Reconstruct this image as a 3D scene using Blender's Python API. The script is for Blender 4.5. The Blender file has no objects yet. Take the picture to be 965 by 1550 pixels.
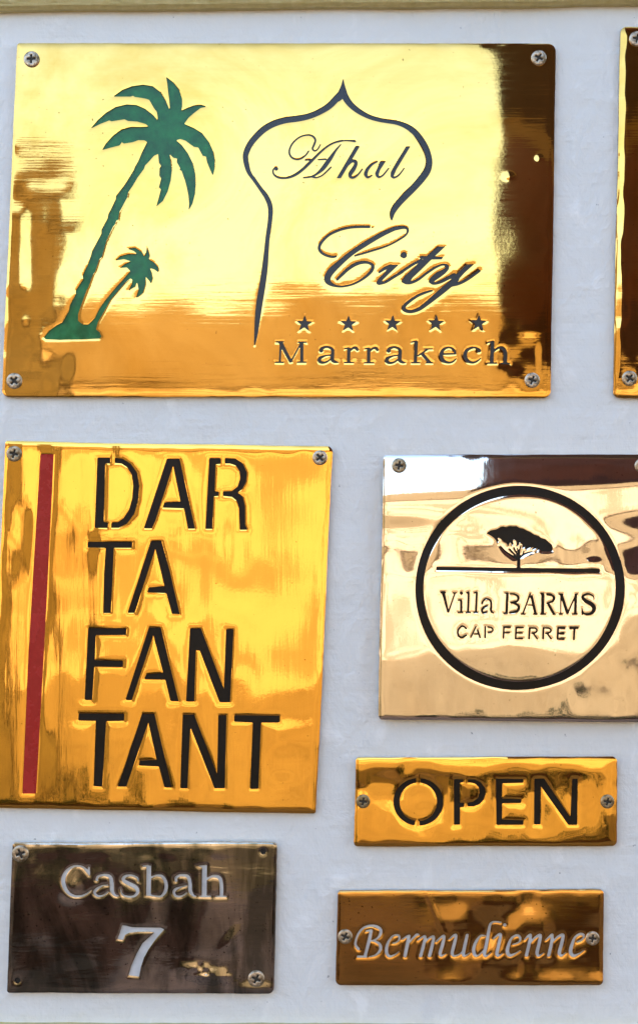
import bpy, math, random
import numpy as np
from mathutils import Vector

# ------------------------------------------------------------------ scale
S = 0.00032                 # metres per photograph pixel on the board
CX, CY, Z0 = 482.5, 775.0, 1.5
CAM_D = 0.72
def WX(px): return (px - CX) * S
def WZ(py): return Z0 + (CY - py) * S

scene = bpy.context.scene
COL = scene.collection

# ------------------------------------------------------------------ camera
cam_d = bpy.data.cameras.new('camera')
cam = bpy.data.objects.new('camera', cam_d)
COL.objects.link(cam)
cam.location = (0, -CAM_D, Z0)
cam.rotation_euler = (math.radians(90), 0, 0)
cam_d.sensor_fit = 'VERTICAL'
cam_d.angle = 2 * math.atan(CY * S / (CAM_D - 0.0018))
cam_d.clip_start = 0.01
cam_d.clip_end = 500
scene.camera = cam

# ------------------------------------------------------------------ sky, sun, exposure
SUN_EL, SUN_AZ = math.radians(45), math.radians(-14)     # sun behind the board, a little to the left
world = bpy.data.worlds.new('World')
scene.world = world
world.use_nodes = True
wn = world.node_tree
wn.nodes.clear()
sky = wn.nodes.new('ShaderNodeTexSky')
sky.sky_type = 'NISHITA'
sky.sun_disc = False
sky.sun_elevation = SUN_EL
sky.sun_rotation = SUN_AZ
sky.air_density = 1.0
sky.dust_density = 2.5
sky.ozone_density = 1.0
bg = wn.nodes.new('ShaderNodeBackground')
bg.inputs['Strength'].default_value = 0.15
wo = wn.nodes.new('ShaderNodeOutputWorld')
wn.links.new(sky.outputs[0], bg.inputs[0])
wn.links.new(bg.outputs[0], wo.inputs[0])

sun_d = bpy.data.lights.new('sun', 'SUN')
sun_d.energy = 2.0
sun_d.angle = math.radians(0.5)
sun_d.color = (1.0, 0.95, 0.87)
sun = bpy.data.objects.new('sun', sun_d)
COL.objects.link(sun)
sdir = Vector((math.sin(SUN_AZ) * math.cos(SUN_EL), math.cos(SUN_AZ) * math.cos(SUN_EL), math.sin(SUN_EL)))
sun.rotation_euler = sdir.to_track_quat('Z', 'Y').to_euler()
sun.location = (0, 3, 8)

scene.view_settings.view_transform = 'Standard'
scene.view_settings.look = 'None'
scene.view_settings.gamma = 1
scene.view_settings.use_curve_mapping = False
scene.view_settings.exposure = 2.3
scene.render.engine = 'CYCLES'
scene.cycles.use_denoising = True
scene.cycles.max_bounces = 10
scene.cycles.glossy_bounces = 6

# ------------------------------------------------------------------ node materials
def newmat(name):
    m = bpy.data.materials.new(name)
    m.use_nodes = True
    nt = m.node_tree
    return m, nt, nt.nodes['Principled BSDF']

def nd(nt, t, **kw):
    n = nt.nodes.new(t)
    for k, v in kw.items():
        if k in n.inputs: n.inputs[k].default_value = v
        else: setattr(n, k, v)
    return n

def coords(nt, scale, rot=0.0):
    tc = nd(nt, 'ShaderNodeTexCoord')
    mp = nd(nt, 'ShaderNodeMapping')
    mp.inputs['Scale'].default_value = scale
    mp.inputs['Rotation'].default_value = (0, rot, 0)
    nt.links.new(tc.outputs['Object'], mp.inputs['Vector'])
    return mp.outputs[0]

def noise(nt, vec, scale, detail=4, rough=0.55, dist=0.0):
    n = nd(nt, 'ShaderNodeTexNoise')
    n.inputs['Scale'].default_value = scale
    n.inputs['Detail'].default_value = detail
    n.inputs['Roughness'].default_value = rough
    n.inputs['Distortion'].default_value = dist
    nt.links.new(vec, n.inputs['Vector'])
    return n.outputs['Fac']

def remap(nt, v, a, b, c, d):
    m = nd(nt, 'ShaderNodeMapRange')
    m.inputs['From Min'].default_value = a; m.inputs['From Max'].default_value = b
    m.inputs['To Min'].default_value = c; m.inputs['To Max'].default_value = d
    nt.links.new(v, m.inputs['Value'])
    return m.outputs[0]

def mixc(nt, f, a, b):
    m = nd(nt, 'ShaderNodeMix', data_type='RGBA')
    for k, v in ((6, a), (7, b)):
        if isinstance(v, tuple): m.inputs[k].default_value = (*v, 1)
        else: nt.links.new(v, m.inputs[k])
    nt.links.new(f, m.inputs[0])
    return m.outputs[2]

def bump(nt, h, dist, strength=1.0, prev=None):
    b = nd(nt, 'ShaderNodeBump')
    b.inputs['Strength'].default_value = strength
    b.inputs['Distance'].default_value = dist
    nt.links.new(h, b.inputs['Height'])
    if prev is not None: nt.links.new(prev, b.inputs['Normal'])
    return b.outputs[0]

def polished(name, col, tarnish_reflect, rough=0.06, brush=(40, 1, 900), amp=1.0, pits=0.60, seed=0.0, dark_reflect=None):
    """hand-polished sheet metal: fine polishing lines, tarnished clouds that also paint reflections, tiny pits"""
    m, nt, p = newmat(name)
    p.inputs['Metallic'].default_value = 1.0
    v1 = coords(nt, (1, 1, 1))
    cloud = noise(nt, v1, 13 + seed, 6, 0.66, 0.8)
    c = mixc(nt, remap(nt, cloud, 0.42, 0.72, 0, 0.9), col, tarnish_reflect)
    if dark_reflect:
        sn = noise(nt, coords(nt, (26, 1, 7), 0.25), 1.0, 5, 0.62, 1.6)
        c = mixc(nt, remap(nt, sn, 0.44, 0.60, 0, 0.9), c, dark_reflect)  # upright dark streaks painted in place of mirrored dark shapes
    pit = noise(nt, v1, 620 + 10 * seed, 1, 0.4)
    c = mixc(nt, remap(nt, pit, pits + 0.16, pits + 0.20, 0, 0.8), c, tuple(0.25 * x for x in tarnish_reflect))
    nt.links.new(c, p.inputs['Base Color'])
    fine = noise(nt, coords(nt, brush), 1.0, 4, 0.6)
    r = remap(nt, fine, 0.3, 0.75, rough * 0.6, rough * 1.7)
    nt.links.new(r, p.inputs['Roughness'])
    n1 = bump(nt, fine, 0.000011 * amp)
    wide = noise(nt, coords(nt, tuple(x * 0.22 for x in brush)), 1.0, 3, 0.6, 0.5)
    n2 = bump(nt, wide, 0.00003 * amp, 1.0, n1)
    n3 = bump(nt, pit, 0.0000022, 1.0, n2)
    nt.links.new(n3, p.inputs['Normal'])
    return m

def enamel(name, col, rough=0.25, var=0.25, lump=0.00002, spec=0.5):
    m, nt, p = newmat(name)
    v = coords(nt, (1, 1, 1))
    n = noise(nt, v, 160, 4, 0.6)
    c = mixc(nt, remap(nt, n, 0.35, 0.7, 0, 1), tuple(x * (1 - var) for x in col), tuple(min(1, x * (1 + var)) for x in col))
    nt.links.new(c, p.inputs['Base Color'])
    nt.links.new(remap(nt, n, 0.3, 0.7, rough * 0.8, rough * 1.3), p.inputs['Roughness'])
    p.inputs['Specular IOR Level'].default_value = spec
    nt.links.new(bump(nt, noise(nt, v, 300, 3), lump), p.inputs['Normal'])
    return m

BRASS = (0.92, 0.56, 0.155)
BRASS_T = (0.88, 0.49, 0.12)
M = {}
M['brass_h'] = polished('polished_brass_brushed_across', (0.82, 0.49, 0.135), (0.62, 0.32, 0.050), 0.035, (35, 1, 800), 0.6)  # second tone also paints golden patches of mirrored sky
M['brass_v'] = polished('polished_brass_brushed_upright', (0.94, 0.52, 0.10), (0.86, 0.45, 0.085), 0.030, (700, 1, 45), 0.75, seed=3)
M['brass_old'] = polished('worn_brass', (0.70, 0.38, 0.105), (0.54, 0.27, 0.065), 0.075, (60, 1, 700), 1.0, 0.56, seed=5)
M['bronze'] = polished('pale_rosy_bronze', (0.90, 0.79, 0.67), (0.84, 0.70, 0.55), 0.035, (300, 1, 60), 0.6, seed=7)
M['nickel'] = polished('dark_worn_bronze', (0.66, 0.57, 0.47), (0.46, 0.38, 0.30), 0.05, (90, 1, 420), 1.2, 0.55, seed=9, dark_reflect=(0.18, 0.175, 0.13))  # last tone paints olive streaks as dark reflections
M['brass_edge'] = polished('cut_brass_edge', (0.62, 0.36, 0.10), (0.45, 0.24, 0.06), 0.30, (300, 300, 300), 1.5)
M['nickel_edge'] = polished('cut_bronze_edge', (0.75, 0.62, 0.42), (0.5, 0.38, 0.25), 0.25, (300, 300, 300), 1.5)
def screw_mat():
    m, nt, p = newmat('oxidised_screw')
    p.inputs['Metallic'].default_value = 0.85
    oi = nd(nt, 'ShaderNodeObjectInfo')
    base = mixc(nt, oi.outputs['Random'], (0.74, 0.60, 0.44), (0.36, 0.28, 0.13))
    v = coords(nt, (1, 1, 1))
    n = noise(nt, v, 420, 5, 0.65)
    c = mixc(nt, remap(nt, n, 0.38, 0.62, 0, 0.9), base, (0.15, 0.10, 0.045))
    nt.links.new(c, p.inputs['Base Color'])
    nt.links.new(remap(nt, n, 0.3, 0.7, 0.32, 0.55), p.inputs['Roughness'])
    nt.links.new(bump(nt, noise(nt, v, 900, 3), 0.00012), p.inputs['Normal'])
    return m
M['screw'] = screw_mat()
M['recess'] = enamel('dark_screw_recess', (0.035, 0.028, 0.018), 0.6)  # near-black tone for the recess floor
M['slate'] = enamel('slate_black_enamel', (0.026, 0.028, 0.032), 0.22, 0.3, spec=0.4)
M['black'] = enamel('brown_black_enamel', (0.010, 0.007, 0.005), 0.35, 0.3, spec=0.22)
M['green'] = enamel('green_enamel', (0.018, 0.165, 0.048), 0.16, 0.30, 0.00005, spec=0.30)
M['green_dark'] = enamel('dark_green_line', (0.004, 0.045, 0.025), 0.4)
M['red'] = enamel('red_enamel', (0.43, 0.024, 0.018), 0.26, 0.10, 0.00003, spec=0.25)
M['pale'] = enamel('pale_grey_fill', (0.62, 0.62, 0.60), 0.35, 0.12)
M['hole'] = enamel('dark_screw_hole', (0.012, 0.010, 0.008), 0.7)

def board_mat():
    m, nt, p = newmat('blue_grey_gloss_paint')
    v = coords(nt, (1, 1, 1))
    big = noise(nt, v, 9, 4, 0.6)
    c = mixc(nt, remap(nt, big, 0.35, 0.7, 0, 1), (0.80, 0.79, 0.725), (0.85, 0.835, 0.77))
    dabs = noise(nt, coords(nt, (60, 60, 45), 0.6), 1.0, 5, 0.6, 0.35)
    c = mixc(nt, remap(nt, dabs, 0.58, 0.70, 0, 0.8), c, (0.93, 0.92, 0.86))
    dirt = noise(nt, v, 330, 2, 0.5)
    c = mixc(nt, remap(nt, dirt, 0.735, 0.77, 0, 0.7), c, (0.22, 0.22, 0.22))
    grime = noise(nt, coords(nt, (30, 30, 12)), 1.0, 4, 0.7)
    c = mixc(nt, remap(nt, grime, 0.60, 0.85, 0, 0.45), c, (0.62, 0.62, 0.63))
    nt.links.new(c, p.inputs['Base Color'])
    nt.links.new(remap(nt, dabs, 0.4, 0.75, 0.50, 0.30), p.inputs['Roughness'])
    n1 = bump(nt, dabs, 0.0017)
    n2 = bump(nt, noise(nt, coords(nt, (260, 260, 120)), 1.0, 3, 0.6), 0.00035, 1.0, n1)
    st = noise(nt, coords(nt, (9, 9, 150), 0.12), 1.0, 4, 0.6)
    n2 = bump(nt, st, 0.00045, 1.0, n2)
    nt.links.new(n2, p.inputs['Normal'])
    return m
M['board'] = board_mat()

def rail_mat():
    m, nt, p = newmat('dull_gold_paint_on_wood')
    g = noise(nt, coords(nt, (60, 500, 500)), 1.0, 5, 0.65)
    b = noise(nt, coords(nt, (1, 1, 1)), 210, 5, 0.7)
    c = mixc(nt, remap(nt, b, 0.35, 0.72, 0, 1), (0.58, 0.46, 0.165), (0.72, 0.59, 0.26))
    c = mixc(nt, remap(nt, g, 0.62, 0.74, 0, 0.45), c, (0.26, 0.19, 0.07))
    nt.links.new(c, p.inputs['Base Color'])
    p.inputs['Roughness'].default_value = 0.55
    nt.links.new(bump(nt, g, 0.0012, 1.0, bump(nt, b, 0.0006)), p.inputs['Normal'])
    return m
M['rail'] = rail_mat()

def plaster(name, a, b, scale=3.0, bumpd=0.01):
    m, nt, p = newmat(name)
    v = coords(nt, (1, 1, 1))
    n = noise(nt, v, scale, 6, 0.62, 0.5)
    nt.links.new(mixc(nt, remap(nt, n, 0.3, 0.7, 0, 1), a, b), p.inputs['Base Color'])
    p.inputs['Roughness'].default_value = 0.9
    nt.links.new(bump(nt, noise(nt, v, 25, 5), bumpd), p.inputs['Normal'])
    return m
def patchy():
    m, nt, p = newmat('patchy_sand_plaster')
    v = coords(nt, (1.0, 1.0, 1.5))
    n = noise(nt, v, 2.3, 6, 0.6, 0.8)
    c = mixc(nt, remap(nt, n, 0.49, 0.55, 0, 1), (0.61, 0.49, 0.33), (0.36, 0.270, 0.155))
    n2 = noise(nt, v, 8, 5, 0.6)
    c = mixc(nt, remap(nt, n2, 0.5, 0.75, 0, 0.6), c, (0.50, 0.36, 0.22))
    nt.links.new(c, p.inputs['Base Color'])
    p.inputs['Roughness'].default_value = 0.9
    return m
M['wall_hi'] = patchy()
M['wall_lo'] = plaster('ochre_plaster', (0.220, 0.162, 0.085), (0.315, 0.240, 0.132))
M['own_wall'] = plaster('terracotta_plaster', (0.36, 0.20, 0.13), (0.46, 0.27, 0.18))
M['ground'] = plaster('packed_earth', (0.030, 0.026, 0.018), (0.24, 0.165, 0.125), 3.2, 0.02)
def rug_mat():
    m, nt, p = newmat('striped_dark_wool')
    tc = nd(nt, 'ShaderNodeTexCoord'); sp = nd(nt, 'ShaderNodeSeparateXYZ')
    nt.links.new(tc.outputs['Object'], sp.inputs[0])
    rp = nd(nt, 'ShaderNodeValToRGB')
    ad = nd(nt, 'ShaderNodeMath', operation='ADD')
    nt.links.new(sp.outputs[2], ad.inputs[0])
    nt.links.new(remap(nt, noise(nt, coords(nt, (1, 1, 1)), 6, 3, 0.6), 0, 1, -0.10, 0.10), ad.inputs[1])
    nt.links.new(remap(nt, ad.outputs[0], 0, 1.5, 0, 1), rp.inputs[0])
    rp.color_ramp.interpolation = 'CONSTANT'
    el = rp.color_ramp.elements
    el[0].position = 0; el[0].color = (0.13, 0.065, 0.06, 1)
    el[1].position = 0.06; el[1].color = (0.22, 0.09, 0.06, 1)
    for pos, c in ((0.10, (0.21, 0.105, 0.085)), (0.245, (0.40, 0.30, 0.15)), (0.29, (0.100, 0.070, 0.050)), (0.60, (0.08, 0.03, 0.02))):
        e = el.new(pos); e.color = (*c, 1)
    n = noise(nt, coords(nt, (1, 1, 1)), 14, 5, 0.6)
    nt.links.new(mixc(nt, remap(nt, n, 0.35, 0.75, 0, 0.6), rp.outputs[0], (0.06, 0.042, 0.028)), p.inputs['Base Color'])
    p.inputs['Roughness'].default_value = 0.95
    return m
M['rug'] = rug_mat()
M['wood'] = plaster('dark_wood', (0.085, 0.065, 0.030), (0.17, 0.13, 0.060), 8, 0.006)

# ------------------------------------------------------------------ object helpers
def props(o, label=None, cat=None, group=None, kind=None):
    for k, v in (('label', label), ('category', cat), ('group', group), ('kind', kind)):
        if v: o[k] = v
    return o

def link(name, me, mat=None, parent=None):
    o = bpy.data.objects.new(name, me)
    COL.objects.link(o)
    if mat is not None:
        me.materials.clear()
        me.materials.append(mat)
    if parent is not None: o.parent = parent
    return o

def empty(name, loc):
    o = bpy.data.objects.new(name, None)
    o.empty_display_size = 0.02
    COL.objects.link(o)
    o.location = loc
    return o

def box_mesh(name, x0, x1, y0, y1, z0, z1, bev=0.0, seg=2):
    import bmesh
    bm = bmesh.new()
    bmesh.ops.create_cube(bm, size=1)
    for v in bm.verts:
        v.co = Vector((x0 + (v.co.x + .5) * (x1 - x0), y0 + (v.co.y + .5) * (y1 - y0), z0 + (v.co.z + .5) * (z1 - z0)))
    if bev: bmesh.ops.bevel(bm, geom=bm.edges[:], offset=bev, segments=seg, profile=0.5, affect='EDGES')
    me = bpy.data.meshes.new(name)
    bm.to_mesh(me); bm.free()
    return me

# ------------------------------------------------------------------ flat shapes as signed distances (photograph pixels)
def catmull(pts, sub=8, closed=False):
    P = np.array(pts, float)
    n = len(P)
    if n < 3 and not closed:
        t = np.linspace(0, 1, sub + 1)[:, None]
        return P[0] * (1 - t) + P[1] * t
    out = []
    rng = range(n) if closed else range(n - 1)
    for i in rng:
        if closed: a, b, c, d = P[(i - 1) % n], P[i], P[(i + 1) % n], P[(i + 2) % n]
        else: a, b, c, d = P[max(i - 1, 0)], P[i], P[i + 1], P[min(i + 2, n - 1)]
        for k in range(sub):
            t = k / sub
            out.append(0.5 * ((2 * b) + (-a + c) * t + (2 * a - 5 * b + 4 * c - d) * t * t + (-a + 3 * b - 3 * c + d) * t ** 3))
    if not closed: out.append(P[-1])
    return np.array(out)

class Win:
    """coordinates measured on an enlarged view whose corner is (x0, y0) and whose factor is s"""
    def __init__(self, x0, y0, w): self.x0, self.y0, self.s = x0, y0, 965.0 / w
    def p(self, pts): return np.array([(self.x0 + a[0] / self.s, self.y0 + a[1] / self.s) for a in pts])
    def poly(self, *pts): return ('poly', self.p(pts))
    def spoly(self, *pts): return ('poly', self.p(catmull(pts, 5, True)))
    def line(self, x1, y1, x2, y2, w):
        dx, dy = x2 - x1, y2 - y1
        L = math.hypot(dx, dy); nx, ny = -dy / L * w / 2, dx / L * w / 2
        return self.poly((x1 + nx, y1 + ny), (x2 + nx, y2 + ny), (x2 - nx, y2 - ny), (x1 - nx, y1 - ny))
    def st(self, *pts):
        c = catmull(pts, 6)
        q = np.empty_like(c)
        q[:, 0] = self.x0 + c[:, 0] / self.s
        q[:, 1] = self.y0 + c[:, 1] / self.s
        q[:, 2] = c[:, 2] / self.s / 2
        return ('stroke', q)
    def disc(self, x, y, r): return ('stroke', np.array([(self.x0 + x / self.s, self.y0 + y / self.s, r / self.s)] * 2))
    def arc(self, cx, cy, ro, ri, a0, a1, n=28):
        t = np.radians(np.linspace(a0, a1, n))
        o = [(cx + ro[0] * math.cos(a), cy + ro[1] * math.sin(a)) for a in t]
        i = [(cx + ri[0] * math.cos(a), cy + ri[1] * math.sin(a)) for a in t[::-1]]
        return self.poly(*(o + i))

def shift(shape, dx, dy=0):
    k, q = shape
    q = q.copy(); q[:, 0] += dx; q[:, 1] += dy
    return (k, q)

def seg_dist(px, py, ax, ay, bx, by):
    dx, dy = bx - ax, by - ay
    L = dx * dx + dy * dy + 1e-12
    t = np.clip(((px - ax) * dx + (py - ay) * dy) / L, 0, 1)
    return np.hypot(px - ax - t * dx, py - ay - t * dy), t

def sdf_shape(shape, X, Y):
    k, q = shape
    d = np.full(X.shape, 1e3)
    if k == 'stroke':
        for i in range(len(q) - 1):
            dd, t = seg_dist(X, Y, q[i, 0], q[i, 1], q[i + 1, 0], q[i + 1, 1])
            d = np.minimum(d, dd - (q[i, 2] * (1 - t) + q[i + 1, 2] * t))
        return d
    inside = np.zeros(X.shape, bool)
    n = len(q)
    for i in range(n):
        ax, ay = q[i]; bx, by = q[(i + 1) % n]
        d = np.minimum(d, seg_dist(X, Y, ax, ay, bx, by)[0])
        c = (ay > Y) != (by > Y)
        if abs(by - ay) > 1e-9:
            inside ^= c & (X < (bx - ax) * (Y - ay) / (by - ay) + ax)
    return np.where(inside, -d, d)

def bbox(shapes, pad):
    a = np.concatenate([s[1][:, :2] for s in shapes])
    w = max([s[1][:, 2].max() if s[0] == 'stroke' else 0 for s in shapes])
    return a[:, 0].min() - w - pad, a[:, 0].max() + w + pad, a[:, 1].min() - w - pad, a[:, 1].max() + w + pad

def sdf_glyph(shapes, xs, ys, out, pad=26):
    """lower out (grid ys by xs) by the distance to the shapes"""
    x0, x1, y0, y1 = bbox(shapes, pad)
    i0, i1 = np.searchsorted(xs, (x0, x1)); j0, j1 = np.searchsorted(ys, (y0, y1))
    if i1 <= i0 or j1 <= j0: return
    X, Y = np.meshgrid(xs[i0:i1], ys[j0:j1])
    for s in shapes:
        bx = bbox([s], pad)
        a0, a1 = np.searchsorted(xs[i0:i1], bx[:2]); b0, b1 = np.searchsorted(ys[j0:j1], bx[2:])
        if a1 <= a0 or b1 <= b0: continue
        sub = sdf_shape(s, X[b0:b1, a0:a1], Y[b0:b1, a0:a1])
        o = out[j0 + b0:j0 + b1, i0 + a0:i0 + a1]
        np.minimum(o, sub, out=o)

def sdf_quad(quad, r, X, Y):
    """rounded four-cornered sheet; quad = TL, TR, BR, BL; r = radius of each corner"""
    def pl(a, b):
        dx, dy = b[0] - a[0], b[1] - a[1]; L = math.hypot(dx, dy)
        return ((X - a[0]) * dy - (Y - a[1]) * dx) / L
    TL, TR, BR, BL = quad
    top, right, bot, left = pl(TL, TR), pl(TR, BR), pl(BR, BL), pl(BL, TL)
    hx, hy = np.maximum(left, right), np.maximum(top, bot)
    isl, ist = left > right, top > bot
    R = np.where(ist, np.where(isl, r[0], r[1]), np.where(isl, r[3], r[2]))
    qx, qy = hx + R, hy + R
    return np.hypot(np.maximum(qx, 0), np.maximum(qy, 0)) + np.minimum(np.maximum(qx, qy), 0) - R

# ------------------------------------------------------------------ marching squares: solid where f < 0
TABLE = {}
for case in range(1, 16):
    ins = [(case >> k) & 1 for k in range(4)]
    if case == 5: TABLE[case] = [[('c', 0), ('e', 0), ('e', 3)], [('c', 2), ('e', 2), ('e', 1)]]
    elif case == 10: TABLE[case] = [[('c', 1), ('e', 1), ('e', 0)], [('c', 3), ('e', 3), ('e', 2)]]
    else:
        p = []
        for k in range(4):
            if ins[k]: p.append(('c', k))
            if ins[k] != ins[(k + 1) % 4]: p.append(('e', k))
        TABLE[case] = [p]

def march(xs, ys, f):
    """-> vertex xy, weights to interpolate grid fields, polygons by size, directed boundary edges"""
    ny, nx = f.shape
    f = np.where(np.abs(f) < 1e-4, 1e-4, f)
    ins = f < 0
    nid = -np.ones((ny, nx), np.int64)
    nid[ins] = np.arange(ins.sum())
    nn = int(ins.sum())
    J, I = np.nonzero(ins)
    h = ins[:, :-1] != ins[:, 1:]
    v = ins[:-1, :] != ins[1:, :]
    hid = -np.ones(h.shape, np.int64); hid[h] = nn + np.arange(h.sum())
    vid = -np.ones(v.shape, np.int64); vid[v] = nn + h.sum() + np.arange(v.sum())
    hj, hi = np.nonzero(h); vj, vi = np.nonzero(v)
    th = f[hj, hi] / (f[hj, hi] - f[hj, hi + 1])
    tv = f[vj, vi] / (f[vj, vi] - f[vj + 1, vi])
    A = np.concatenate([J * nx + I, hj * nx + hi, vj * nx + vi])
    B = np.concatenate([J * nx + I, hj * nx + hi + 1, (vj + 1) * nx + vi])
    T = np.concatenate([np.zeros(nn), th, tv])
    def lerp(field):
        g = field.ravel()
        return g[A] * (1 - T) + g[B] * T
    XX, YY = np.meshgrid(xs, ys)
    case = (ins[:-1, :-1] * 1 + ins[:-1, 1:] * 2 + ins[1:, 1:] * 4 + ins[1:, :-1] * 8)
    polys, bedges = [], []
    for c, plist in TABLE.items():
        cj, ci = np.nonzero(case == c)
        if not len(cj): continue
        look = {('c', 0): nid[cj, ci], ('c', 1): nid[cj, ci + 1], ('c', 2): nid[cj + 1, ci + 1], ('c', 3): nid[cj + 1, ci],
                ('e', 0): hid[cj, ci], ('e', 1): vid[cj, ci + 1], ('e', 2): hid[cj + 1, ci], ('e', 3): vid[cj, ci]}
        for p in plist:
            polys.append(np.stack([look[k] for k in p[::-1]], 1))
            for k in range(len(p)):
                a, b = p[k], p[(k + 1) % len(p)]
                if a[0] == 'e' and b[0] == 'e': bedges.append(np.stack([look[a], look[b]], 1))
    be = np.concatenate(bedges) if bedges else np.zeros((0, 2), np.int64)
    return lerp(XX), lerp(YY), lerp, polys, be, nn

def np_mesh(name, co, polys, mats=None, smooth=True):
    me = bpy.data.meshes.new(name)
    sizes = np.concatenate([np.full(len(p), p.shape[1]) for p in polys])
    loops = np.concatenate([p.ravel() for p in polys])
    me.vertices.add(len(co)); me.vertices.foreach_set('co', co.astype(np.float32).ravel())
    me.loops.add(len(loops)); me.loops.foreach_set('vertex_index', loops.astype(np.int32))
    me.polygons.add(len(sizes))
    me.polygons.foreach_set('loop_start', np.concatenate([[0], np.cumsum(sizes)[:-1]]).astype(np.int32))
    me.polygons.foreach_set('use_smooth', np.full(len(sizes), smooth))
    if mats is not None: me.polygons.foreach_set('material_index', mats.astype(np.int32))
    me.update(calc_edges=True)
    me.validate()
    return me

# smooth random relief
_LAT = {}
def vnoise(x, y, lam, seed, lamy=None):
    lamy = lamy or lam
    if seed not in _LAT: _LAT[seed] = np.random.RandomState(seed).uniform(-1, 1, (128, 128))
    g = _LAT[seed]
    u, v = x / lam + 37.3, y / lamy + 51.7
    i, j = np.floor(u).astype(int), np.floor(v).astype(int)
    a, b = u - i, v - j
    a = a * a * a * (a * (a * 6 - 15) + 10); b = b * b * b * (b * (b * 6 - 15) + 10)
    q = lambda ii, jj: g[jj % 128, ii % 128]
    return (q(i, j) * (1 - a) + q(i + 1, j) * a) * (1 - b) + (q(i, j + 1) * (1 - a) + q(i + 1, j + 1) * a) * b

def gauss(x, y, cx, cy, sx, sy, rot=0):
    c, s = math.cos(math.radians(rot)), math.sin(math.radians(rot))
    u, v = (x - cx) * c + (y - cy) * s, -(x - cx) * s + (y - cy) * c
    return np.exp(-0.5 * ((u / sx) ** 2 + (v / sy) ** 2))

def profile(ys, es):
    """height (mm) whose mirror image looks up by es degrees at the photo rows ys"""
    t = np.arange(ys[0] - 40, ys[-1] + 40, 0.5)
    e = np.interp(t, ys, es)
    k = np.ones(25) / 25
    e = np.convolve(np.pad(e, 12, mode='edge'), k, 'valid')
    h = np.cumsum(0.5 * np.radians(e) * S * 1000) * 0.5
    h -= h.mean()
    return lambda y: np.interp(y, t, h)

# ------------------------------------------------------------------ one sign
PX_MM = S * 1000
def lookup(e_deg):      # slope (mm per px) that turns the mirror image up by e degrees
    return 0.5 * math.radians(e_deg) * PX_MM

SCREW_MESH = {}
def screw_meshes():
    if SCREW_MESH: return SCREW_MESH['head'], SCREW_MESH['recess']
    r, cell = 12.0, 0.6
    xs = np.arange(-14, 14.01, cell); ys = xs.copy()
    X, Y = np.meshgrid(xs, ys)
    so = np.hypot(X, Y) - r
    a = np.abs(X); b = np.abs(Y)
    cross = np.minimum(np.maximum(a - 1.6, b - 6.8), np.maximum(a - 6.8, b - 1.6))
    cross = np.minimum(cross, a + b - 4.2)
    f = np.maximum(so, -cross)
    px, py, lerp, polys, be, nn = march(xs, ys, f)
    d1, d2, rr = -lerp(so), lerp(cross), np.hypot(px, py)
    h = 1.15 - 0.16 * (rr / r) ** 2 - 0.42 * np.exp(-np.maximum(d1, 0) / 1.3) - 0.22 * np.exp(-np.maximum(d2, 0) / 0.8)
    co = np.stack([px * S, -h / 1000, -py * S], 1)
    n = len(co)
    low = co.copy()
    outer = rr > r * 0.8
    low[:, 1] = np.where(outer, 0.0004, -0.0002)
    wall = np.stack([be[:, 0], be[:, 1], be[:, 1] + 2 * n, be[:, 0] + 2 * n], 1)
    wall[:, :2] += n
    co2 = np.concatenate([co, co, low])
    SCREW_MESH['head'] = np_mesh('screw_head', co2, polys + [wall])
    SCREW_MESH['head'].materials.append(M['screw'])
    fx = cross - 0.8
    px, py, lerp, polys, be, nn = march(xs, ys, fx)
    co = np.stack([px * S, np.full(len(px), -0.00035) + 0 * px, -py * S], 1)
    SCREW_MESH['recess'] = np_mesh('screw_recess', co, polys)
    SCREW_MESH['recess'].materials.append(M['recess'])
    return SCREW_MESH['head'], SCREW_MESH['recess']

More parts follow.
